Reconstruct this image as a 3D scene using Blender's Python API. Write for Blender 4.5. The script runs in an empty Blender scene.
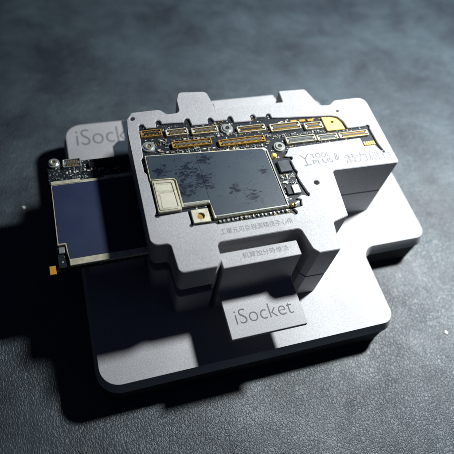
import bpy, math, random
from mathutils import Vector, Matrix
from mathutils.geometry import tessellate_polygon

# ---------------------------------------------------------------- camera, lamp, world
sc = bpy.context.scene
C = sc.collection
MM = 0.001
random.seed(7)

cam = bpy.data.cameras.new('camera')
cam.sensor_width = 36.0
cam.lens = 39.29
cam.clip_start = 0.005
cam.clip_end = 50.0
cam_o = bpy.data.objects.new('camera', cam)
C.objects.link(cam_o)
Rx = Vector((0.95577106, -0.26373047, 0.13018418))      # image right
Ry = Vector((-0.15721701, -0.83221814, -0.53169143))    # image down
Rz = Vector((0.24856487, 0.48770812, -0.83687293))      # viewing direction
m = Matrix((Rx, -Ry, -Rz)).transposed().to_4x4()
m.translation = Vector((0, 0, 136 * MM))
cam_o.matrix_world = m
cam.dof.use_dof = True
cam.dof.focus_distance = 0.129
cam.dof.aperture_fstop = 14.0
sc.camera = cam_o

world = bpy.data.worlds.new('World')
sc.world = world
world.use_nodes = True
bg = world.node_tree.nodes['Background']
bg.inputs['Color'].default_value = (0.38, 0.50, 1.0, 1)
bg.inputs['Strength'].default_value = 0.027

lamp = bpy.data.lights.new('desk_lamp', 'SPOT')
lamp.energy = 6.1
lamp.color = (0.965, 1.0, 1.0)
lamp.shadow_soft_size = 0.011
lamp.spot_size = math.radians(140)
lamp.spot_blend = 1.0
lamp_o = bpy.data.objects.new('desk_lamp', lamp)
C.objects.link(lamp_o)
LP = Vector((166, 99, 188)) * MM
TG = Vector((166, 112, 0)) * MM
lamp_o.location = LP
lamp_o.rotation_euler = (TG - LP).to_track_quat('-Z', 'Y').to_euler()

sc.view_settings.view_transform = 'Standard'
sc.view_settings.look = 'None'
sc.view_settings.gamma = 1.0
sc.view_settings.exposure = 0.0

# ---------------------------------------------------------------- materials
def new_mat(name):
    mt = bpy.data.materials.new(name)
    mt.use_nodes = True
    nt = mt.node_tree
    return mt, nt, nt.nodes['Principled BSDF']

def N(nt, t, **kw):
    n = nt.nodes.new(t)
    for k, v in kw.items():
        setattr(n, k, v)
    return n

def simple(name, col, rough=0.5, metal=0.0, noise=0.0, nscale=2000.0, bump=0.0, coat=0.0):
    mt, nt, b = new_mat(name)
    b.inputs['Base Color'].default_value = (*col, 1)
    b.inputs['Roughness'].default_value = rough
    b.inputs['Metallic'].default_value = metal
    if coat:
        b.inputs['Coat Weight'].default_value = coat
        b.inputs['Coat Roughness'].default_value = 0.15
    if noise or bump:
        tc = N(nt, 'ShaderNodeTexCoord')
        nz = N(nt, 'ShaderNodeTexNoise')
        nz.inputs['Scale'].default_value = nscale
        nz.inputs['Detail'].default_value = 3
        nt.links.new(tc.outputs['Object'], nz.inputs['Vector'])
        if noise:
            mr = N(nt, 'ShaderNodeMapRange')
            mr.inputs['From Min'].default_value = 0.3
            mr.inputs['From Max'].default_value = 0.7
            mr.inputs['To Min'].default_value = 1 - noise
            mr.inputs['To Max'].default_value = 1 + noise
            mx = N(nt, 'ShaderNodeVectorMath', operation='SCALE')
            mx.inputs[0].default_value = col
            nt.links.new(nz.outputs['Fac'], mr.inputs['Value'])
            nt.links.new(mr.outputs['Result'], mx.inputs['Scale'])
            nt.links.new(mx.outputs['Vector'], b.inputs['Base Color'])
        if bump:
            bp = N(nt, 'ShaderNodeBump')
            bp.inputs['Strength'].default_value = bump
            bp.inputs['Distance'].default_value = 0.0001
            nt.links.new(nz.outputs['Fac'], bp.inputs['Height'])
            nt.links.new(bp.outputs['Normal'], b.inputs['Normal'])
    return mt

# sand blasted anodised aluminium
def aluminium():
    mt, nt, b = new_mat('blasted_aluminium')
    tc = N(nt, 'ShaderNodeTexCoord')
    geo = N(nt, 'ShaderNodeNewGeometry')
    n1 = N(nt, 'ShaderNodeTexNoise'); n1.inputs['Scale'].default_value = 3600; n1.inputs['Detail'].default_value = 2
    n2 = N(nt, 'ShaderNodeTexNoise'); n2.inputs['Scale'].default_value = 70; n2.inputs['Detail'].default_value = 5
    nt.links.new(geo.outputs['Position'], n1.inputs['Vector'])
    nt.links.new(geo.outputs['Position'], n2.inputs['Vector'])
    mr = N(nt, 'ShaderNodeMapRange')
    mr.inputs['From Min'].default_value = 0.25; mr.inputs['From Max'].default_value = 0.75
    mr.inputs['To Min'].default_value = 0.30; mr.inputs['To Max'].default_value = 0.44
    nt.links.new(n1.outputs['Fac'], mr.inputs['Value'])
    mr2 = N(nt, 'ShaderNodeMapRange')
    mr2.inputs['From Min'].default_value = 0.3; mr2.inputs['From Max'].default_value = 0.7
    mr2.inputs['To Min'].default_value = 0.90; mr2.inputs['To Max'].default_value = 1.06
    nt.links.new(n2.outputs['Fac'], mr2.inputs['Value'])
    mu = N(nt, 'ShaderNodeMath', operation='MULTIPLY')
    nt.links.new(mr.outputs['Result'], mu.inputs[0]); nt.links.new(mr2.outputs['Result'], mu.inputs[1])
    sv = N(nt, 'ShaderNodeVectorMath', operation='SCALE'); sv.inputs[0].default_value = (0.975, 0.985, 1.03)
    nt.links.new(mu.outputs['Value'], sv.inputs['Scale'])
    nt.links.new(sv.outputs['Vector'], b.inputs['Base Color'])
    b.inputs['Metallic'].default_value = 0.5
    b.inputs['Roughness'].default_value = 0.72
    bp = N(nt, 'ShaderNodeBump'); bp.inputs['Strength'].default_value = 0.45; bp.inputs['Distance'].default_value = 0.00006
    nt.links.new(n1.outputs['Fac'], bp.inputs['Height'])
    nt.links.new(bp.outputs['Normal'], b.inputs['Normal'])
    return mt

def leather():
    mt, nt, b = new_mat('dark_leather')
    tc = N(nt, 'ShaderNodeTexCoord')
    L = nt.links.new
    # wavy distortion of the grain
    nd = N(nt, 'ShaderNodeTexNoise'); nd.inputs['Scale'].default_value = 260; nd.inputs['Detail'].default_value = 3
    L(tc.outputs['Object'], nd.inputs['Vector'])
    sub = N(nt, 'ShaderNodeVectorMath', operation='SUBTRACT'); sub.inputs[1].default_value = (0.5, 0.5, 0.5)
    L(nd.outputs['Color'], sub.inputs[0])
    scl = N(nt, 'ShaderNodeVectorMath', operation='SCALE'); scl.inputs['Scale'].default_value = 0.0022
    L(sub.outputs['Vector'], scl.inputs[0])
    add = N(nt, 'ShaderNodeVectorMath', operation='ADD')
    L(tc.outputs['Object'], add.inputs[0]); L(scl.outputs['Vector'], add.inputs[1])
    mp = N(nt, 'ShaderNodeMapping'); mp.inputs['Rotation'].default_value = (0, 0, math.radians(24)); mp.inputs['Scale'].default_value = (1.25, 0.72, 1)
    L(add.outputs['Vector'], mp.inputs['Vector'])
    v1 = N(nt, 'ShaderNodeTexVoronoi', feature='DISTANCE_TO_EDGE'); v1.inputs['Scale'].default_value = 1020
    v2 = N(nt, 'ShaderNodeTexVoronoi', feature='DISTANCE_TO_EDGE'); v2.inputs['Scale'].default_value = 1350
    L(mp.outputs['Vector'], v1.inputs['Vector']); L(mp.outputs['Vector'], v2.inputs['Vector'])
    def soft(v, hi):
        r = N(nt, 'ShaderNodeMapRange', interpolation_type='SMOOTHSTEP')
        r.inputs['From Min'].default_value = 0.0; r.inputs['From Max'].default_value = hi
        L(v.outputs['Distance'], r.inputs['Value']); return r
    s1, s2 = soft(v1, 0.13), soft(v2, 0.22)
    # creases come and go over the hide
    nm = N(nt, 'ShaderNodeTexNoise'); nm.inputs['Scale'].default_value = 45; nm.inputs['Detail'].default_value = 3
    L(tc.outputs['Object'], nm.inputs['Vector'])
    mm_ = N(nt, 'ShaderNodeMapRange'); mm_.inputs['From Min'].default_value = 0.35; mm_.inputs['From Max'].default_value = 0.65
    mm_.inputs['To Min'].default_value = 0.35; mm_.inputs['To Max'].default_value = 1.0
    L(nm.outputs['Fac'], mm_.inputs['Value'])
    a1 = N(nt, 'ShaderNodeMath', operation='MULTIPLY'); L(s1.outputs['Result'], a1.inputs[0]); L(mm_.outputs['Result'], a1.inputs[1])
    a2 = N(nt, 'ShaderNodeMath', operation='MULTIPLY_ADD'); L(s2.outputs['Result'], a2.inputs[0]); a2.inputs[1].default_value = 0.45
    L(a1.outputs['Value'], a2.inputs[2])
    nf = N(nt, 'ShaderNodeTexNoise'); nf.inputs['Scale'].default_value = 2600; nf.inputs['Detail'].default_value = 3
    L(tc.outputs['Object'], nf.inputs['Vector'])
    a3 = N(nt, 'ShaderNodeMath', operation='MULTIPLY_ADD'); L(nf.outputs['Fac'], a3.inputs[0]); a3.inputs[1].default_value = 0.5
    L(a2.outputs['Value'], a3.inputs[2])
    bp = N(nt, 'ShaderNodeBump'); bp.inputs['Strength'].default_value = 0.5; bp.inputs['Distance'].default_value = 0.00015
    L(a3.outputs['Value'], bp.inputs['Height']); L(bp.outputs['Normal'], b.inputs['Normal'])
    # worn cloudy patches of the hide
    n3 = N(nt, 'ShaderNodeTexNoise'); n3.inputs['Scale'].default_value = 34; n3.inputs['Detail'].default_value = 9; n3.inputs['Roughness'].default_value = 0.68
    n3.inputs['Distortion'].default_value = 0.25
    L(tc.outputs['Object'], n3.inputs['Vector'])
    cr = N(nt, 'ShaderNodeValToRGB')
    cr.color_ramp.elements[0].position = 0.36; cr.color_ramp.elements[0].color = (0.006, 0.012, 0.021, 1)
    cr.color_ramp.elements[1].position = 0.70; cr.color_ramp.elements[1].color = (0.048, 0.070, 0.085, 1)
    L(n3.outputs['Fac'], cr.inputs['Fac'])
    L(cr.outputs['Color'], b.inputs['Base Color'])
    rr = N(nt, 'ShaderNodeMapRange'); rr.inputs['From Min'].default_value = 0.3; rr.inputs['From Max'].default_value = 0.7
    rr.inputs['To Min'].default_value = 0.60; rr.inputs['To Max'].default_value = 0.48
    L(n3.outputs['Fac'], rr.inputs['Value']); L(rr.outputs['Result'], b.inputs['Roughness'])
    b.inputs['Specular IOR Level'].default_value = 0.8
    return mt

def film(name='navy_shield_film', smear=1.0, dark=(0.009, 0.021, 0.042, 1), light=(0.018, 0.036, 0.046, 1)):
    mt, nt, b = new_mat(name)
    L = nt.links.new
    geo = N(nt, 'ShaderNodeNewGeometry')
    # rubbed smears: stretched, distorted noise
    mp = N(nt, 'ShaderNodeMapping'); mp.inputs['Rotation'].default_value = (0, 0, math.radians(-35)); mp.inputs['Scale'].default_value = (1.0, 1.9, 1)
    L(geo.outputs['Position'], mp.inputs['Vector'])
    n1 = N(nt, 'ShaderNodeTexNoise'); n1.inputs['Scale'].default_value = 700; n1.inputs['Detail'].default_value = 8
    n1.inputs['Roughness'].default_value = 0.7; n1.inputs['Distortion'].default_value = 0.7
    L(mp.outputs['Vector'], n1.inputs['Vector'])
    # rubbed spots sit where fingers touched the sheet
    prev = None
    for (x, y, rad) in ((24.0, 76.2, 4.4), (22.6, 70.3, 3.6), (27.2, 72.8, 4.0), (29.0, 79.4, 3.0), (38.6, 65.6, 3.4), (17.6, 77.2, 3.0), (34.8, 68.4, 2.4), (43.5, 73.0, 1.8)):
        dv = N(nt, 'ShaderNodeVectorMath', operation='DISTANCE'); dv.inputs[1].default_value = (x * MM, y * MM, 0.0364)
        L(geo.outputs['Position'], dv.inputs[0])
        fo = N(nt, 'ShaderNodeMapRange', interpolation_type='SMOOTHSTEP'); fo.inputs['From Min'].default_value = rad * 1.3 * MM; fo.inputs['From Max'].default_value = 0.0
        L(dv.outputs['Value'], fo.inputs['Value'])
        if prev is None: prev = fo.outputs['Result']
        else:
            mxn = N(nt, 'ShaderNodeMath', operation='MAXIMUM'); L(prev, mxn.inputs[0]); L(fo.outputs['Result'], mxn.inputs[1]); prev = mxn.outputs['Value']
    sm = N(nt, 'ShaderNodeMath', operation='MULTIPLY_ADD'); L(prev, sm.inputs[0]); sm.inputs[1].default_value = 0.19; L(n1.outputs['Fac'], sm.inputs[2])
    r1 = N(nt, 'ShaderNodeMapRange', interpolation_type='SMOOTHSTEP'); r1.inputs['From Min'].default_value = 0.585; r1.inputs['From Max'].default_value = 0.69
    L(sm.outputs['Value'], r1.inputs['Value'])
    mk = N(nt, 'ShaderNodeMath', operation='MULTIPLY'); L(r1.outputs['Result'], mk.inputs[0]); mk.inputs[1].default_value = smear
    n2 = N(nt, 'ShaderNodeTexNoise'); n2.inputs['Scale'].default_value = 140; n2.inputs['Detail'].default_value = 5
    L(geo.outputs['Position'], n2.inputs['Vector'])
    cr = N(nt, 'ShaderNodeValToRGB')
    cr.color_ramp.elements[0].position = 0.3; cr.color_ramp.elements[0].color = dark
    cr.color_ramp.elements[1].position = 0.75; cr.color_ramp.elements[1].color = light
    L(n2.outputs['Fac'], cr.inputs['Fac'])
    mx = N(nt, 'ShaderNodeMix', data_type='RGBA')
    L(mk.outputs['Value'], mx.inputs['Factor']); L(cr.outputs['Color'], mx.inputs[6]); mx.inputs[7].default_value = (0.003, 0.006, 0.018, 1)
    L(mx.outputs[2], b.inputs['Base Color'])
    rr = N(nt, 'ShaderNodeMapRange'); rr.inputs['To Min'].default_value = 0.5; rr.inputs['To Max'].default_value = 0.36
    L(mk.outputs['Value'], rr.inputs['Value']); L(rr.outputs['Result'], b.inputs['Roughness'])
    b.inputs['Specular IOR Level'].default_value = 0.6
    bp = N(nt, 'ShaderNodeBump'); bp.inputs['Strength'].default_value = 0.25; bp.inputs['Distance'].default_value = 0.0001
    L(n1.outputs['Fac'], bp.inputs['Height']); L(bp.outputs['Normal'], b.inputs['Normal'])
    return mt

def pcb():
    mt, nt, b = new_mat('black_solder_mask')
    L = nt.links.new
    geo = N(nt, 'ShaderNodeNewGeometry')
    v = N(nt, 'ShaderNodeTexVoronoi', feature='F1', distance='CHEBYCHEV'); v.inputs['Scale'].default_value = 1700
    v.inputs['Randomness'].default_value = 0.75
    L(geo.outputs['Position'], v.inputs['Vector'])
    sp = N(nt, 'ShaderNodeSeparateColor'); L(v.outputs['Color'], sp.inputs['Color'])
    g = N(nt, 'ShaderNodeMath', operation='GREATER_THAN'); g.inputs[1].default_value = 0.80; L(sp.outputs['Red'], g.inputs[0])
    d = N(nt, 'ShaderNodeMath', operation='LESS_THAN'); d.inputs[1].default_value = 0.30; L(v.outputs['Distance'], d.inputs[0])
    k = N(nt, 'ShaderNodeMath', operation='MULTIPLY'); L(g.outputs['Value'], k.inputs[0]); L(d.outputs['Value'], k.inputs[1])
    tn = N(nt, 'ShaderNodeMix', data_type='RGBA'); L(sp.outputs['Green'], tn.inputs['Factor'])
    tn.inputs[6].default_value = (0.42, 0.44, 0.42, 1); tn.inputs[7].default_value = (0.16, 0.20, 0.22, 1)
    mx = N(nt, 'ShaderNodeMix', data_type='RGBA'); L(k.outputs['Value'], mx.inputs['Factor'])
    mx.inputs[6].default_value = (0.007, 0.010, 0.016, 1); L(tn.outputs[2], mx.inputs[7])
    L(mx.outputs[2], b.inputs['Base Color'])
    b.inputs['Roughness'].default_value = 0.5
    b.inputs['Specular IOR Level'].default_value = 0.35
    return mt

M = dict(
    alu=aluminium(), leather=leather(), film=film(), film_blue=film('deep_blue_shield_film', 0.3, (0.008, 0.015, 0.050, 1), (0.013, 0.024, 0.062, 1)), pcb=pcb(),
    engrave=simple('laser_engraving', (0.095, 0.097, 0.105), 0.8, 0.0),
    engrave_pale=simple('pale_laser_engraving', (0.155, 0.157, 0.166), 0.8, 0.0, noise=0.2, nscale=3000),
    tin=simple('tinned_steel', (0.58, 0.55, 0.43), 0.45, 0.5, noise=0.22, nscale=900, bump=0.2),
    silver=simple('bright_plated_steel', (0.64, 0.68, 0.64), 0.32, 0.8, noise=0.1, nscale=1500),
    gold=simple('gold_plating', (0.72, 0.44, 0.11), 0.38, 0.8, noise=0.15, nscale=1800),
    pale_gold=simple('pale_gold_plating', (0.80, 0.57, 0.17), 0.45, 0.6, noise=0.08, nscale=1200),
    brass=simple('worn_brass', (0.34, 0.22, 0.07), 0.5, 0.7, noise=0.3, nscale=1500),
    black=simple('black_plastic', (0.014, 0.016, 0.02), 0.42),
    underlay_black=simple('matt_black_underlay', (0.006, 0.006, 0.007), 0.8, noise=0.2, nscale=1500),
    shade_blue=simple('blue_black_shade', (0.02, 0.03, 0.045), 0.55),
    grey=simple('grey_plastic', (0.06, 0.066, 0.07), 0.5, noise=0.2, nscale=2500),
    chip=simple('chip_package', (0.035, 0.045, 0.055), 0.45, noise=0.35, nscale=900),
    white=simple('white_label', (0.48, 0.47, 0.38), 0.6, noise=0.06, nscale=700),
    ceramic=simple('tan_ceramic', (0.20, 0.16, 0.11), 0.5, noise=0.2, nscale=3000),
    amber=simple('amber_polyimide', (0.50, 0.24, 0.03), 0.4),
    lint=simple('white_lint', (0.7, 0.7, 0.68), 0.8, noise=0.1, nscale=3000),
    hole=simple('bare_bore', (0.01, 0.01, 0.012), 0.6),
)

# ---------------------------------------------------------------- mesh helpers (millimetres)
def fillet(pts, seg=7):
    """pts: (x, y) or (x, y, r); rounds each corner that has a radius"""
    out = []
    n = len(pts)
    for i in range(n):
        p = Vector(pts[i][:2]); r = pts[i][2] if len(pts[i]) > 2 else 0
        if r <= 0:
            out.append((p.x, p.y)); continue
        a = Vector(pts[i - 1][:2]) - p; b = Vector(pts[(i + 1) % n][:2]) - p
        la, lb = a.length, b.length
        a.normalize(); b.normalize()
        ang = a.angle(b)
        if ang > math.pi - 0.02:
            out.append((p.x, p.y)); continue
        t = min(r / math.tan(ang / 2), la * 0.49, lb * 0.49)
        rr = t * math.tan(ang / 2)
        c = p + (a + b).normalized() * (rr / math.sin(ang / 2))
        s = p + a * t - c; e = p + b * t - c
        a0 = math.atan2(s.y, s.x); a1 = math.atan2(e.y, e.x)
        d = (a1 - a0 + math.pi) % (2 * math.pi) - math.pi
        for k in range(seg + 1):
            q = a0 + d * k / seg
            out.append((c.x + rr * math.cos(q), c.y + rr * math.sin(q)))
    return out

def area(p):
    return 0.5 * sum(p[i - 1][0] * p[i][1] - p[i][0] * p[i - 1][1] for i in range(len(p)))

def clean(p):
    o = []
    for q in p:
        if not o or (abs(q[0] - o[-1][0]) + abs(q[1] - o[-1][1])) > 1e-4:
            o.append(q)
    if abs(o[0][0] - o[-1][0]) + abs(o[0][1] - o[-1][1]) < 1e-4:
        o.pop()
    return o

def inset(p, d):
    o = []
    n = len(p)
    for i in range(n):
        a = Vector(p[i]) - Vector(p[i - 1]); b = Vector(p[(i + 1) % n]) - Vector(p[i])
        a.normalize(); b.normalize()
        n0 = Vector((-a.y, a.x)); n1 = Vector((-b.y, b.x))
        k = max(0.35, 1 + n0.dot(n1))
        mv = (n0 + n1) / k
        o.append((p[i][0] + mv.x * d, p[i][1] + mv.y * d))
    return o

def circle(cx, cy, r, n=28, ph=0.0):
    return [(cx + r * math.cos(ph + 2 * math.pi * i / n), cy + r * math.sin(ph + 2 * math.pi * i / n)) for i in range(n)]

WO = {}      # world position (mm) of the origin of each object

class MB:
    def __init__(s):
        s.v = []; s.f = []; s.mi = []
    def add(s, vs, fs, mi=0):
        o = len(s.v); s.v += [tuple(v) for v in vs]
        s.f += [tuple(i + o for i in f) for f in fs]; s.mi += [mi] * len(fs)
    def prism(s, outer, holes=(), z0=0, z1=1, ch=0.0, chb=0.0, mi=0, axes=None, chz=None):
        outer = clean(outer)
        if area(outer) < 0: outer = outer[::-1]
        hs = []
        for h in holes:
            h = clean(h)
            if area(h) > 0: h = h[::-1]
            hs.append(h)
        loops = [outer] + hs
        vs, fs = [], []
        def put(lps, z):
            ids = []
            for lp in lps:
                ids.append(list(range(len(vs), len(vs) + len(lp))))
                vs.extend((x, y, z) for x, y in lp)
            return ids
        rings = []
        if chb: rings.append(([inset(l, chb) for l in loops], z0))
        rings.append((loops, z0 + chb))
        rings.append((loops, z1 - (ch if chz is None else chz)))
        if ch: rings.append(([inset(l, ch) for l in loops], z1))
        idr = [put(l, z) for l, z in rings]
        for r in range(len(rings) - 1):
            for la, lb in zip(idr[r], idr[r + 1]):
                n = len(la)
                for i in range(n):
                    j = (i + 1) % n
                    fs.append((la[i], la[j], lb[j], lb[i]))
        for lps, ids, up in ((rings[0][0], idr[0], False), (rings[-1][0], idr[-1], True)):
            flat = [i for l in ids for i in l]
            for t in tessellate_polygon([[Vector((x, y, 0)) for x, y in l] for l in lps]):
                a, b, c = (flat[i] for i in t)
                A, B, D = vs[a], vs[b], vs[c]
                cr = (B[0] - A[0]) * (D[1] - A[1]) - (B[1] - A[1]) * (D[0] - A[0])
                if (cr > 0) != up: b, c = c, b
                fs.append((a, b, c))
        if axes: vs = [axes(*v) for v in vs]
        s.add(vs, fs, mi)
    def box(s, x0, x1, y0, y1, z0, z1, ch=0.0, mi=0):
        s.prism([(x0, y0), (x1, y0), (x1, y1), (x0, y1)], (), z0, z1, ch, 0, mi)
    def build(s, name, mat, parent=None, label=None, sharp=35, origin=None):
        if origin is None:
            xs = [v[0] for v in s.v]; ys = [v[1] for v in s.v]; zs = [v[2] for v in s.v]
            origin = ((min(xs) + max(xs)) / 2, (min(ys) + max(ys)) / 2, min(zs))
        o3 = Vector(origin)
        me = bpy.data.meshes.new(name)
        me.from_pydata([(Vector(v) - o3) * MM for v in s.v], [], s.f)
        for mt in (mat if isinstance(mat, (list, tuple)) else [mat]):
            me.materials.append(mt)
        me.polygons.foreach_set('material_index', s.mi)
        me.polygons.foreach_set('use_smooth', [True] * len(s.f))
        me.update()
        me.set_sharp_from_angle(angle=math.radians(sharp))
        ob = bpy.data.objects.new(name, me)
        C.objects.link(ob)
        place(ob, o3, parent)
        if label: ob['label'] = label
        return ob

def place(ob, o3, parent):
    o3 = Vector(o3)
    base = Vector((0, 0, 0))
    if parent is not None:
        ob.parent = parent
        base = WO[parent.name]
    ob.location = (o3 - base) * MM
    WO[ob.name] = o3

def thing(name, label, cat, loc):
    o = bpy.data.objects.new(name, None)
    o.empty_display_size = 0.01
    C.objects.link(o)
    place(o, loc, None)
    o['label'] = label; o['category'] = cat
    return o

def copy_part(src, loc, parent, rot=0.0):
    c = src.copy(); C.objects.link(c)
    c.rotation_euler = (0, 0, rot)
    place(c, loc, parent)
    for ch in src.children:
        d = ch.copy(); C.objects.link(d); d.parent = c
        WO[d.name] = Vector(loc) + (WO[ch.name] - WO[src.name])
    return c

def lettering(text, x0, x1, y0, y1, z, mat, parent, name='lettering', shear=0.0, offset=0.0):
    cu = bpy.data.curves.new(name, 'FONT')
    cu.body = text; cu.size = 1.0; cu.fill_mode = 'BOTH'; cu.resolution_u = 4; cu.offset = offset; cu.shear = shear
    tmp = bpy.data.objects.new(name, cu); C.objects.link(tmp)
    dg = bpy.context.evaluated_depsgraph_get(); dg.update()
    me = bpy.data.meshes.new_from_object(tmp.evaluated_get(dg))
    bpy.data.objects.remove(tmp)
    xs = [v.co.x for v in me.vertices]; ys = [v.co.y for v in me.vertices]
    sx = (x1 - x0) / (max(xs) - min(xs)); sy = (y1 - y0) / (max(ys) - min(ys))
    mx, my = min(xs), min(ys)
    mb = MB()
    mb.v = [(x0 + (v.co.x - mx) * sx, y0 + (v.co.y - my) * sy, z + 0.012) for v in me.vertices]
    mb.f = [tuple(p.vertices) for p in me.polygons]; mb.mi = [0] * len(mb.f)
    # make sure the letter faces look up
    ff = []
    for f in mb.f:
        a, b, c = (Vector(mb.v[i]) for i in f[:3])
        ff.append(f if (b - a).cross(c - a).z >= 0 else f[::-1])
    mb.f = ff
    bpy.data.meshes.remove(me)
    return mb.build(name, mat, parent)

# ---------------------------------------------------------------- leather desk
g = MB()
g.box(-700, 800, -600, 900, -4, 0)
desk = g.build('leather_desk_surface', M['leather'], origin=(0, 0, 0))
desk['kind'] = 'structure'
desk['label'] = 'dark blue grey creased leather desk surface'

# ---------------------------------------------------------------- socket base (plate, lower frame, brackets)
base = thing('socket_base', 'wide silver aluminium base plate with rounded corners, lying flat on the leather', 'test fixture base', (40, 75, 0))
bp_out = fillet([(-6.4, 32.4, 6.2), (76.6, 32.4, 4.6), (76.6, 56.3, 3.0), (99.4, 56.3, 4.4), (99.4, 113.5, 5),
                 (86, 113.5, 3), (86, 120.5, 3), (-6.4, 120.5, 6.2)], 10)
b = MB(); b.prism(bp_out, (), 8.2, 12, 1.1, 0.15, chz=3.4)
plate = b.build('base_plate', M['alu'], base, sharp=25)
b = MB(); b.prism(inset(clean(bp_out), 0.3), (), 0, 8.2, 0, 0.3)
b.build('added_underlay', M['underlay_black'], base)  # made-up black layer that darkens the lower wall of the base
lettering('iSocket', -2.3, 19.8, 110.5, 117.2, 12, M['engrave'], plate, offset=-0.012)

P = [(10.9, 56.6, 2.0), (15.4, 56.5, 1.3), (15.8, 48.4, 1.4), (24.7, 48.4, 0.3), (26.1, 49.9, 0.3), (26.2, 54.6, 1.1),
     (47.6, 54.6, 1.2), (48.7, 48.5, 0.4), (50.0, 47.1, 0.3), (55.6, 47.0, 0.3), (56.8, 54.7, 0.8), (61.4, 55.9, 0.5),
     (62.9, 70.4, 0.9), (83.4, 70.0, 0.8), (83.8, 95.8, 2.6), (73.6, 95.7, 1.6), (71.6, 94.1, 1.5), (68.4, 94.2, 1.6),
     (66.2, 101.5, 1.2), (57.7, 101.7, 0.5), (57.5, 97.1, 0.3), (37.0, 97.3, 0.3), (36.0, 104.3, 1.4), (28.0, 105.0, 1.4),
     (26.8, 102.0, 0.6), (26.6, 97.1, 1.3), (23.0, 97.0, 1.4), (21.4, 99.0, 1.4), (13.6, 98.9, 0.9), (11.9, 96.5, 0.8), (11.3, 92.0, 0.8)]
lf = [p for p in P[:28]] + [(12.4, 99.0, 0.9)]
lf = fillet(lf[:5] + [(26.1, 53.9, 0.6), (47.6, 53.9, 0.6)] + lf[7:])
b = MB(); b.prism(lf, (), 12, 22.85, 0.22)
b.box(-4, 10.7, 64, 91, 12, 22.8, 0.2)
lower = b.build('lower_frame', M['alu'], base)

# made-up dark sheet in place of the shaded strip over the lettering's end
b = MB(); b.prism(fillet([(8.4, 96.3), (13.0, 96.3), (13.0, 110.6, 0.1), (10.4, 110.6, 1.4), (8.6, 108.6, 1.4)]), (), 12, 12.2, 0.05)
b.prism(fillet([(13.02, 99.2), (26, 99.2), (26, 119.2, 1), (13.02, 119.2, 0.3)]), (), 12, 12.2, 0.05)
b.build('shade_sheet', M['shade_blue'], base)

# front bracket: lip, upright and floating tab, one bent profile
prof = fillet([(52.6, 12), (52.6, 34.0, 0.25), (48.5, 34.0, 0.25), (48.2, 22.2, 1.4), (35.1, 22.2, 0.15), (35.1, 20.8, 0.15), (47.9, 20.8, 0.3), (47.9, 12)], 4)
b = MB(); b.prism(prof, (), 26.45, 46.35, 0.15, 0.15, axes=lambda u, v, w: (w, u, v))
brk = b.build('tab_bracket', M['alu'], base, 'bent silver bracket with a lettered front tab')
lettering('iSocket', 28.7, 43.9, 38.5, 42.4, 22.2, M['engrave'], brk, offset=-0.012)
lettering('机算加分時維法', 31.8, 43.6, 50.1, 51.7, 34.0, M['engrave_pale'], brk)

# back bracket, seen between the two back lobes of the upper frame
b = MB(); b.prism(fillet([(39.3, 100, 0.2), (60.1, 100, 0.2), (60.1, 108.5, 0.4), (39.3, 108.5, 0.4)]), (), 12, 28, 0.2)
b.prism(fillet([(39.3, 102, 0.2), (60.2, 102, 0.2), (60.2, 106.5, 0.1), (39.3, 106.5, 0.1)]), (), 28, 28.7, 0.3)
b.build('back_bracket', M['alu'], base)

# ---------------------------------------------------------------- upper frame
frame = thing('upper_frame', 'thick notched silver frame stacked on the base, holding the large circuit board', 'test fixture frame', (45, 76, 23))
def bite(cx, cy, r=0.75, a0=0, a1=180, n=6):
    return [(cx + r * math.cos(math.radians(a0 + (a1 - a0) * k / n)), cy + r * math.sin(math.radians(a0 + (a1 - a0) * k / n))) for k in range(n + 1)]
pocket = []
pocket += [(13.9, 83.0), (13.25, 82.2), (13.35, 79.6), (13.25, 78.2), (13.9, 77.2), (14.0, 66.0)]
pocket += bite(13.9, 64.6, 0.65, 120, 330)
pocket += [(21.4, 64.5), (21.45, 61.2)] + bite(21.35, 60.4, 0.5, 100, 330) + [(27.2, 60.0), (27.6, 59.5), (46.8, 59.4)]
pocket += bite(47.9, 59.3, 0.6, 200, 400) + [(47.9, 60.6), (50.4, 60.9), (50.9, 62.8), (49.9, 63.5), (51.6, 64.3)]
pocket += bite(53.1, 64.1, 0.6, 190, 420) + [(52.6, 68.5), (52.4, 70.6), (53.0, 71.6), (52.6, 72.6), (52.4, 75.6)] + bite(52.7, 76.4, 0.55, -60, 120)
pocket += [(51.2, 77.4), (52.2, 78.2), (53.3, 80.0), (75.6, 80.3), (75.6, 77.2), (78.9, 77.2), (80.2, 74.0), (80.75, 74.2), (80.1, 77.6), (80.05, 83.5)]
pocket += bite(79.8, 84.3, 0.6, -40, 160) + [(73.4, 84.5), (73.1, 87.2), (72.0, 89.2), (70.4, 89.9), (56.0, 91.1), (52.3, 91.6)]
pocket += bite(51.5, 92.6, 0.7, -30, 170) + [(50.4, 92.2), (47.6, 92.4)] + bite(46.8, 92.9, 0.7, 0, 190) + [(46.1, 91.2), (40.9, 91.4)]
pocket += bite(40.1, 93.2, 0.7, -10, 180) + [(39.2, 92.6), (35.4, 92.7)] + bite(34.4, 93.4, 0.7, 0, 190) + [(33.6, 91.9), (28.9, 92.0)]
pocket += bite(28.0, 94.0, 0.75, -10, 180) + [(27.0, 93.4), (20.9, 93.8)] + bite(20.0, 94.4, 0.75, 20, 210) + [(19.2, 92.6), (16.5, 92.7)]
pocket += bite(15.3, 93.6, 0.75, -10, 200) + [(14.4, 90.0)]
po = fillet(P)
holes = [circle(13.4, 95.7 + 0.9, 0.62), circle(56.9, 67.3, 0.68), circle(72.9, 91.4, 0.42)]
b = MB()
b.prism(po, [pocket] + holes, 35.42, 36, 0.18)
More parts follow.
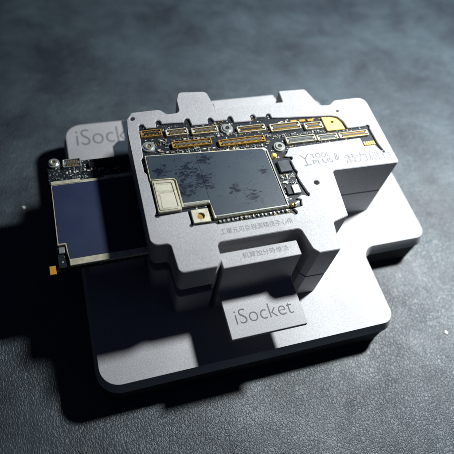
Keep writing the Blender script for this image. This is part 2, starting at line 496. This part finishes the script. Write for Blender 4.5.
under = [(12.9, 95.3), (12.9, 63.9), (20.8, 63.8), (20.8, 59.7), (26.8, 59.0), (48.6, 58.6), (54.0, 63.3), (54.0, 79.6), (75.0, 79.6), (75.0, 76.8), (78.5, 76.8),
         (80.0, 73.5), (81.3, 73.7), (81.0, 85.3), (74.5, 85.3), (73.6, 88.0), (70.5, 90.6), (53.0, 93.4), (41.0, 94.2), (28.9, 95.0), (20.9, 95.3)]
b.prism(po, [under] + holes, 33, 35.42)
b.prism(inset(clean(po) if area(po) > 0 else clean(po)[::-1], 0.0), (), 27, 33)
slot = fillet([(30, 48.4), (30, 55)] and [p for p in P[3:24]] + [(28.0, 104, 0.5), (28.0, 56.0, 0.5), (24.0, 56.0, 0.5)])
b.prism(slot, (), 23.05, 27, 0, 0.2)
body = b.build('frame_body', M['alu'], frame)
lettering('TOOL', 58.6, 64.2, 75.3, 76.8, 36, M['engrave_pale'], body)
lettering('PLUS', 58.4, 64.4, 73.2, 74.6, 36, M['engrave_pale'], body)
lettering('&', 65.1, 66.6, 73.6, 76.0, 36, M['engrave_pale'], body)
lettering('潜力創新', 67.8, 82.2, 71.9, 75.2, 36, M['engrave_pale'], body)
lettering('工單元可巨程測精良手心所', 27.7, 46.4, 56.3, 58.0, 36, M['engrave_pale'], body)
# maker's mark left of the words: two bent strokes
e = MB()
for (a, c) in (((55.6, 76.8), (56.6, 75.4)), ((57.8, 76.8), (56.6, 75.4)), ((56.6, 75.4), (56.6, 73.2)), ((55.8, 73.2), (57.6, 73.2))):
    A, B = Vector(a), Vector(c); d = (B - A).normalized() * 0.14; n = Vector((-d.y, d.x))
    q = [A - d + n, A - d - n, B + d - n, B + d + n]
    e.add([(p.x, p.y, 36.012 + 0.002 * len(e.f)) for p in q], [(0, 1, 2, 3)])
e.build('emblem', M['engrave_pale'], body)

# ---------------------------------------------------------------- board parts
def connector(parent, x0, x1, y0, y1, z, hgt=0.75, rim='gold', body='black', ridge='grey', pins='gold', pitch=0.34, two=True):
    w = 0.22
    b = MB(); b.box(x0 + 0.05, x1 - 0.05, y0 + 0.05, y1 - 0.05, z, z + hgt * 0.55)
    yc = (y0 + y1) / 2
    hy = (y1 - y0)
    b.box(x0 + 0.9, x1 - 0.9, yc - hy * 0.13, yc + hy * 0.13, z, z + hgt * 0.95, 0.05, mi=1)
    c = b.build('connector', [M[body], M[ridge]], parent)
    r = MB()
    outer = fillet([(x0, y0, 0.25), (x1, y0, 0.25), (x1, y1, 0.25), (x0, y1, 0.25)], 3)
    inner = fillet([(x0 + w * 1.6, y0 + w, 0.15), (x1 - w * 1.6, y0 + w, 0.15), (x1 - w * 1.6, y1 - w, 0.15), (x0 + w * 1.6, y1 - w, 0.15)], 3)
    r.prism(outer, [inner], z, z + hgt, 0.06)
    for sx in (x0, x1):
        s = 1 if sx == x0 else -1
        a, bb = sorted((sx + s * 0.35, sx + s * 0.85))
        r.box(a, bb, yc - hy * 0.16, yc + hy * 0.16, z, z + hgt * 0.85, 0.05)
    r.build('rim', M[rim], c)
    p = MB()
    n = max(3, int((x1 - x0 - 2.0) / pitch))
    for i in range(n):
        cx = x0 + 1.0 + (i + 0.5) * (x1 - x0 - 2.0) / n
        for s in ((-1, 1) if two else (1,)):
            py = yc + s * hy * 0.22
            p.box(cx - pitch * 0.25, cx + pitch * 0.25, py - hy * 0.09, py + hy * 0.09, z, z + hgt * 0.75)
    p.build('pin_row', M[pins], c)
    return c

def standoff(parent, x, y, z, r=1.5, h=1.1, bore='brass'):
    b = MB()
    ro, ri = circle(x, y, r), circle(x, y, r * 0.34)
    b.prism(ro, [ri], z, z + h * 0.55, 0.1)
    b.prism(circle(x, y, r * 0.72), [ri], z + h * 0.55, z + h * 0.85, 0.08)
    o = b.build('screw_post', M['silver'], parent)
    k = MB(); k.prism(circle(x, y, r * 0.34), (), z, z + h * 0.45); k.prism(circle(x + 0.1 * r, y, r * 0.22, 6), (), z + h * 0.45, z + h * 0.6)
    k.build('bore', M[bore], o)
    return o

def cap_mesh():
    b = MB()
    b.box(-0.28, 0.28, -0.2, 0.2, 0, 0.28, 0.03, mi=0)
    b.box(-0.46, -0.26, -0.22, 0.22, 0, 0.3, 0.03, mi=1)
    b.box(0.26, 0.46, -0.22, 0.22, 0, 0.3, 0.03, mi=1)
    return b
cap_proto = {}
def capacitor(parent, x, y, z, rot, tone):
    if tone not in cap_proto:
        mats = {'tan': [M['ceramic'], M['silver']], 'dark': [M['chip'], M['silver']], 'pale': [M['white'], M['silver']]}[tone]
        o = cap_mesh().build('capacitor', mats, parent, origin=(0, 0, 0))
        cap_proto[tone] = o
    else:
        o = cap_proto[tone].copy(); C.objects.link(o)
    o.rotation_euler = (0, 0, rot)
    place(o, (x, y, z), parent)
    return o

# ---------------------------------------------------------------- large circuit board in the pocket
ub = thing('circuit_board', 'large circuit board with gold connectors, set flush in the top of the silver frame', 'circuit board', (45, 76, 33))
ZB = 35.38
bo = inset(under if area(under) > 0 else under[::-1], 0.12)
b = MB(); b.prism(fillet([(*p, 0.2) for p in bo], 3), [], 33.02, ZB, 0.05)
board = b.build('board', M['pcb'], ub)

# shield with its dark film
sh = MB()
sout = [(14.15, 74.9), (19.9, 74.5), (20.4, 73.9), (20.3, 65.7), (27.3, 65.7), (27.35, 61.1), (46.9, 61.1), (47.1, 79.9), (46.4, 80.9), (14.25, 83.0)]
sh.prism(sout, (), ZB, 36.35, 0.08)
shield = sh.build('shield', M['tin'], ub)
fm = MB()
fm.prism(fillet([(14.45, 75.1, 0.2), (20.2, 74.8, 0.5), (20.75, 73.9, 0.5), (20.8, 66.75, 0.2), (27.38, 66.6, 0.1), (27.38, 81.75, 0.1), (14.55, 82.65, 0.2)], 4), (), 36.35, 36.44, 0.03)
fm.prism(fillet([(27.42, 66.6, 0.1), (27.75, 61.75, 0.3), (46.3, 61.7, 0.3), (46.2, 79.8, 0.3), (45.5, 80.55, 0.2), (27.42, 81.75, 0.1)], 4), (), 36.35, 36.445, 0.03)
fm.build('film', M['film'], shield)
# bright edge of the shield lid on the right and below
ed = MB()
ed.box(46.5, 46.86, 61.3, 79.7, 36.35, 36.62, 0.06)
ed.box(28.0, 46.45, 61.2, 61.55, 36.35, 36.6, 0.06)
ed.box(20.9, 27.2, 65.8, 66.45, 36.35, 36.5, 0.05)
ed.build('lid_edge', M['silver'], shield)

# pale metal can with a blank sticker
b = MB(); b.prism(fillet([(14.35, 65.0, 0.5), (20.15, 64.9, 0.5), (19.95, 74.2, 0.8), (14.45, 74.6, 0.3)]), (), ZB, 36.5, 0.12)
b.prism(fillet([(14.75, 65.4, 0.6), (19.75, 65.3, 0.6), (19.5, 73.7, 0.6), (14.8, 74.05, 0.3)]), [fillet([(15.1, 65.8, 0.5), (19.4, 65.7, 0.5), (19.2, 73.3, 0.5), (15.15, 73.65, 0.2)])], 36.5, 36.68, 0.05)
can = b.build('metal_can', M['tin'], ub)
b = MB(); b.prism(fillet([(15.6, 66.0, 0.3), (19.2, 65.9, 0.3), (19.1, 70.2, 0.3), (15.7, 70.3, 0.3)]), (), 36.5, 36.57, 0.02)
b.prism(fillet([(15.3, 71.2, 0.1), (19.0, 71.0, 0.1), (18.95, 72.7, 0.1), (15.35, 73.0, 0.1)]), (), 36.5, 36.55, 0.02)
b.build('sticker', M['white'], can)

# tinned lug with a bore
b = MB(); b.prism(fillet([(22.1, 60.75, 0.15), (26.4, 60.6, 0.15), (26.4, 64.5, 0.15), (22.1, 64.6, 0.15)]), [circle(24.2, 62.5, 0.95)], ZB, 36.1, 0.1)
lug = b.build('mounting_lug', M['tin'], ub)
b = MB(); b.prism(circle(24.2, 62.5, 0.95), (), ZB, 35.6)
b.build('bore', M['brass'], lug)

for a in ((14.6, 20.3, 89.5, 91.8, 'gold', 'black', 'black'), (21.3, 27.3, 89.0, 91.2, 'tin', 'black', 'grey'), (28.3, 35.7, 88.6, 90.8, 'tin', 'black', 'grey'),
          (41.0, 49.2, 87.2, 89.5, 'tin', 'black', 'black'), (50.5, 59.6, 86.3, 89.0, 'tin', 'black', 'grey'), (60.7, 66.2, 85.6, 88.0, 'tin', 'black', 'grey')):
    connector(ub, a[0], a[1], a[2], a[3], ZB, 0.8, a[4], a[5], a[6])
for a in ((22.0, 32.9, 84.6, 86.7, 'gold', 'gold'), (34.6, 47.8, 83.3, 85.5, 'gold', 'gold'), (53.5, 62.4, 81.3, 83.6, 'tin', 'silver'), (62.8, 69.1, 81.0, 83.1, 'tin', 'silver'), (69.6, 78.8, 80.9, 82.9, 'tin', 'gold')):
    connector(ub, a[0], a[1], a[2], a[3], ZB, 0.8, a[4], 'black', 'grey', a[5])
for (x, y, r) in ((16.0, 86.3, 1.7), (38.3, 89.5, 1.75), (51.0, 80.9, 1.65)):
    standoff(ub, x, y, ZB, r, 0.95, 'brass' if x < 20 else 'hole')
# gold grounding plate with a slot
b = MB(); b.prism(fillet([(66.9, 84.3, 0.3), (72.5, 84.2, 0.2), (72.3, 86.9, 0.6), (71.5, 88.5, 0.8), (70.1, 89.2, 0.6), (66.9, 89.6, 0.2)]), [circle(69.6, 87.4, 0.45, 12)], ZB, 36.0, 0.1)
gp = b.build('gold_pad', M['pale_gold'], ub)
b = MB()
for x0 in (57.4, 60.0, 62.6):
    b.box(x0, x0 + 1.9, 89.2 - (x0 - 57) * 0.05, 90.0 - (x0 - 57) * 0.05, ZB, ZB + 0.35, 0.05)
b.build('gold_contact', M['gold'], ub)
for i in range(5):
    b = MB(); b.box(76.1 + i * 0.72, 76.6 + i * 0.72, 77.65, 78.9, ZB, ZB + 0.3, 0.04)
    b.build('gold_finger', M['pale_gold'], ub)
# chips at the right edge
b = MB(); b.box(48.5, 51.8, 72.1, 75.8, ZB, 36.2, 0.1); b.build('chip', M['chip'], ub)
b = MB(); b.box(49.7, 51.7, 64.9, 67.6, ZB, 36.15, 0.1); b.build('crystal', M['silver'], ub)
b = MB(); b.box(48.1, 49.4, 64.9, 67.4, ZB, 36.0, 0.08); b.build('chip', M['black'], ub)
b = MB(); b.prism(circle(48.4, 77.9, 0.75), (), ZB, 36.5, 0.25); b.build('gold_button', M['pale_gold'], ub)
b = MB(); b.prism(circle(0, 0, 0.72), (), -0.9, 0.9, 0.1, 0.1, axes=lambda u, v, w: (49.1 + w * 0.8 - v * 0.2, 61.7 + w * 0.35 + v * 0.8, 36.1 + u))
b.build('capsule', M['silver'], ub)
b = MB(); b.prism(circle(0, 0, 0.62), (), -0.35, 0.35, 0.1, 0.1, axes=lambda u, v, w: (47.9 + w * 0.8 - v * 0.2, 61.5 + w * 0.35 + v * 0.8, 36.0 + u))
b.build('gold_collar', M['gold'], ub)
# solder joints under the shield's lower edge
for i in range(17):
    x = 28.6 + i * 1.09 + random.uniform(-0.12, 0.12)
    b = MB(); b.prism(fillet([(x - 0.26, 60.02, 0.15), (x + 0.28, 60.05 + random.uniform(-.1, .1), 0.15), (x + 0.2, 60.75, 0.15), (x - 0.3, 60.65, 0.15)], 3), (), ZB, ZB + random.uniform(0.3, 0.6), 0.1)
    b.build('solder_joint', M['silver'], ub)
# small components between the connectors
spots = []
def row(x0, x1, y0, y1, n):
    for i in range(n):
        spots.append((x0 + (x1 - x0) * (i + random.uniform(0.25, 0.75)) / n, random.uniform(min(y0, y1), max(y0, y1))))
row(17.8, 21.6, 84.2, 88.6, 9)
row(22.3, 48.0, 87.35, 87.75, 19)
row(18.5, 34.0, 83.4, 83.9, 12)
row(34.5, 47.5, 82.2, 82.6, 9)
row(50.5, 66.0, 84.4, 85.0, 15)
row(48.0, 50.0, 82.6, 85.6, 5)
row(48.6, 51.6, 68.3, 71.4, 9)
row(47.5, 49.0, 68, 71, 3)
row(28.5, 40.4, 91.2, 91.0, 6)
row(53.5, 56.5, 89.6, 89.9, 3)
row(47.4, 47.9, 62.6, 67, 4)
for i, (x, y) in enumerate(spots[:94]):
    capacitor(ub, x, y, ZB, random.choice((0, 0, math.pi / 2)), random.choice(('tan', 'dark', 'dark', 'pale')))

tiny = MB()
for (x0, x1, y0, y1, n) in ((14.6, 27, 83.4, 89, 60), (22, 50, 86.9, 88.4, 90), (27, 48, 82.0, 83.4, 70), (27, 56, 90.6, 92.6, 60), (50, 79, 83.9, 85.4, 80),
                            (48.2, 52, 67.8, 72, 40), (14.6, 27, 92, 93.4, 30), (28, 47, 59.9, 60.9, 45), (53, 66, 80.3, 81.0, 20), (60, 67, 88.2, 90, 25)):
    for i in range(n):
        x = random.uniform(x0, x1); y = random.uniform(y0, y1); a = random.uniform(0.06, 0.2); c = random.uniform(0.06, 0.14)
        if random.random() < 0.4: a, c = c, a
        tiny.box(x - a, x + a, y - c, y + c, ZB, ZB + random.uniform(0.08, 0.25), 0.0, random.choice((0, 0, 1, 2, 3)))
tc_ = tiny.build('surface_component', [M['silver'], M['grey'], M['gold'], M['chip']], ub)
tc_['kind'] = 'stuff'

# ---------------------------------------------------------------- second board sticking out on the left
lb = thing('circuit_board', 'half hidden circuit board with blue shield, sticking out left under the silver frame', 'circuit board', (5, 76, 23))
ZL = 24.9
b = MB(); b.prism(fillet([(-10.8, 92.6, 0.3), (-10.6, 60.9, 0.3), (26, 60.9), (26, 93.5), (-7.4, 93.7, 0.3), (-7.6, 95.0, 0.5), (-10.2, 95.0, 0.8)]), (), 22.95, ZL, 0.05)
b.build('board', M['pcb'], lb)
b = MB()
b.prism(fillet([(-10.35, 66.9, 0.1), (-8.5, 66.9, 0.1), (-8.3, 64.6, 0.1), (-7.95, 62.4, 0.1), (-7.9, 60.75, 0.1), (25, 60.75), (25, 86.0), (-10.3, 86.4, 0.2)]), (), ZL, 25.75, 0.08)
ls = b.build('shield', M['tin'], lb)
b = MB(); b.prism(fillet([(-9.95, 67.3, 0.1), (-8.1, 67.25, 0.2), (-7.75, 62.5, 0.2), (24.5, 62.35), (24.5, 85.3), (-9.95, 85.3, 0.2)]), (), 25.75, 25.86, 0.03)
b.build('film', M['film_blue'], ls)
b = MB(); b.box(-10.25, -2.6, 85.45, 86.6, 25.75, 26.05, 0.08); b.box(3.8, 24, 85.5, 86.5, 25.75, 26.0, 0.08)
b.build('lid_edge', M['tin'], ls)
connector(lb, -6.6, -1.7, 91.2, 93.9, ZL, 0.9, 'silver', 'chip', 'grey', 'gold', 0.4)
for (x0, x1, y0, y1) in ((0.2, 11.0, 90.4, 92.3),):
    connector(lb, x0, x1, y0, y1, ZL, 0.9, 'black', 'black', 'black', 'chip', 0.5)
standoff(lb, -8.9, 93.3, ZL, 1.55, 1.4, 'brass')
for i in range(11):
    capacitor(lb, -5.8 + i * 0.95 + random.uniform(-.1, .1), 89.8 + random.uniform(-0.25, 0.25), ZL, random.choice((0, math.pi / 2)), random.choice(('pale', 'pale', 'dark')))
for i in range(8):
    capacitor(lb, random.uniform(-9.8, -1), random.uniform(87.4, 88.8), ZL, random.choice((0, math.pi / 2)), 'dark')
b = MB(); b.box(-10.2, -8.8, 64.7, 66.4, ZL, 25.5, 0.1); b.build('crystal', M['silver'], lb)
b = MB(); b.box(-12.9, -11.4, 60.0, 62.3, 23.6, 24.1, 0.05); b.box(-11.5, -10.5, 60.8, 61.8, 23.6, 24.0); b.build('flex_tab', M['amber'], lb)

tiny = MB()
for (x0, x1, y0, y1, n) in ((-10, 0, 87, 90.8, 70), (-6, 12, 88.8, 90.2, 50), (-10.4, -7.5, 87, 91.5, 20)):
    for i in range(n):
        x = random.uniform(x0, x1); y = random.uniform(y0, y1); a = random.uniform(0.06, 0.2); c = random.uniform(0.06, 0.14)
        tiny.box(x - a, x + a, y - c, y + c, ZL, ZL + random.uniform(0.08, 0.25), 0.0, random.choice((0, 1, 3, 3)))
tc_ = tiny.build('surface_component', [M['silver'], M['grey'], M['gold'], M['chip']], lb)
tc_['kind'] = 'stuff'
# dust flecks on the leather
for (x, y, rr_, lab) in ((97.1, 29.4, 0.6, 'small white dust speck on the leather right of the base plate'),
                         (-21.5, 98.3, 0.5, 'small pale dust speck on the leather left of the half hidden board')):
    b = MB(); b.prism([(x + rr_ * random.uniform(0.6, 1.2) * math.cos(a), y + rr_ * random.uniform(0.6, 1.3) * math.sin(a)) for a in [i * math.pi / 4.5 for i in range(9)]], (), 0.0, 0.35, 0.15)
    o = b.build('dust_speck', M['lint'])
    o['label'] = lab; o['category'] = 'dust speck'
bpy.context.view_layer.update()
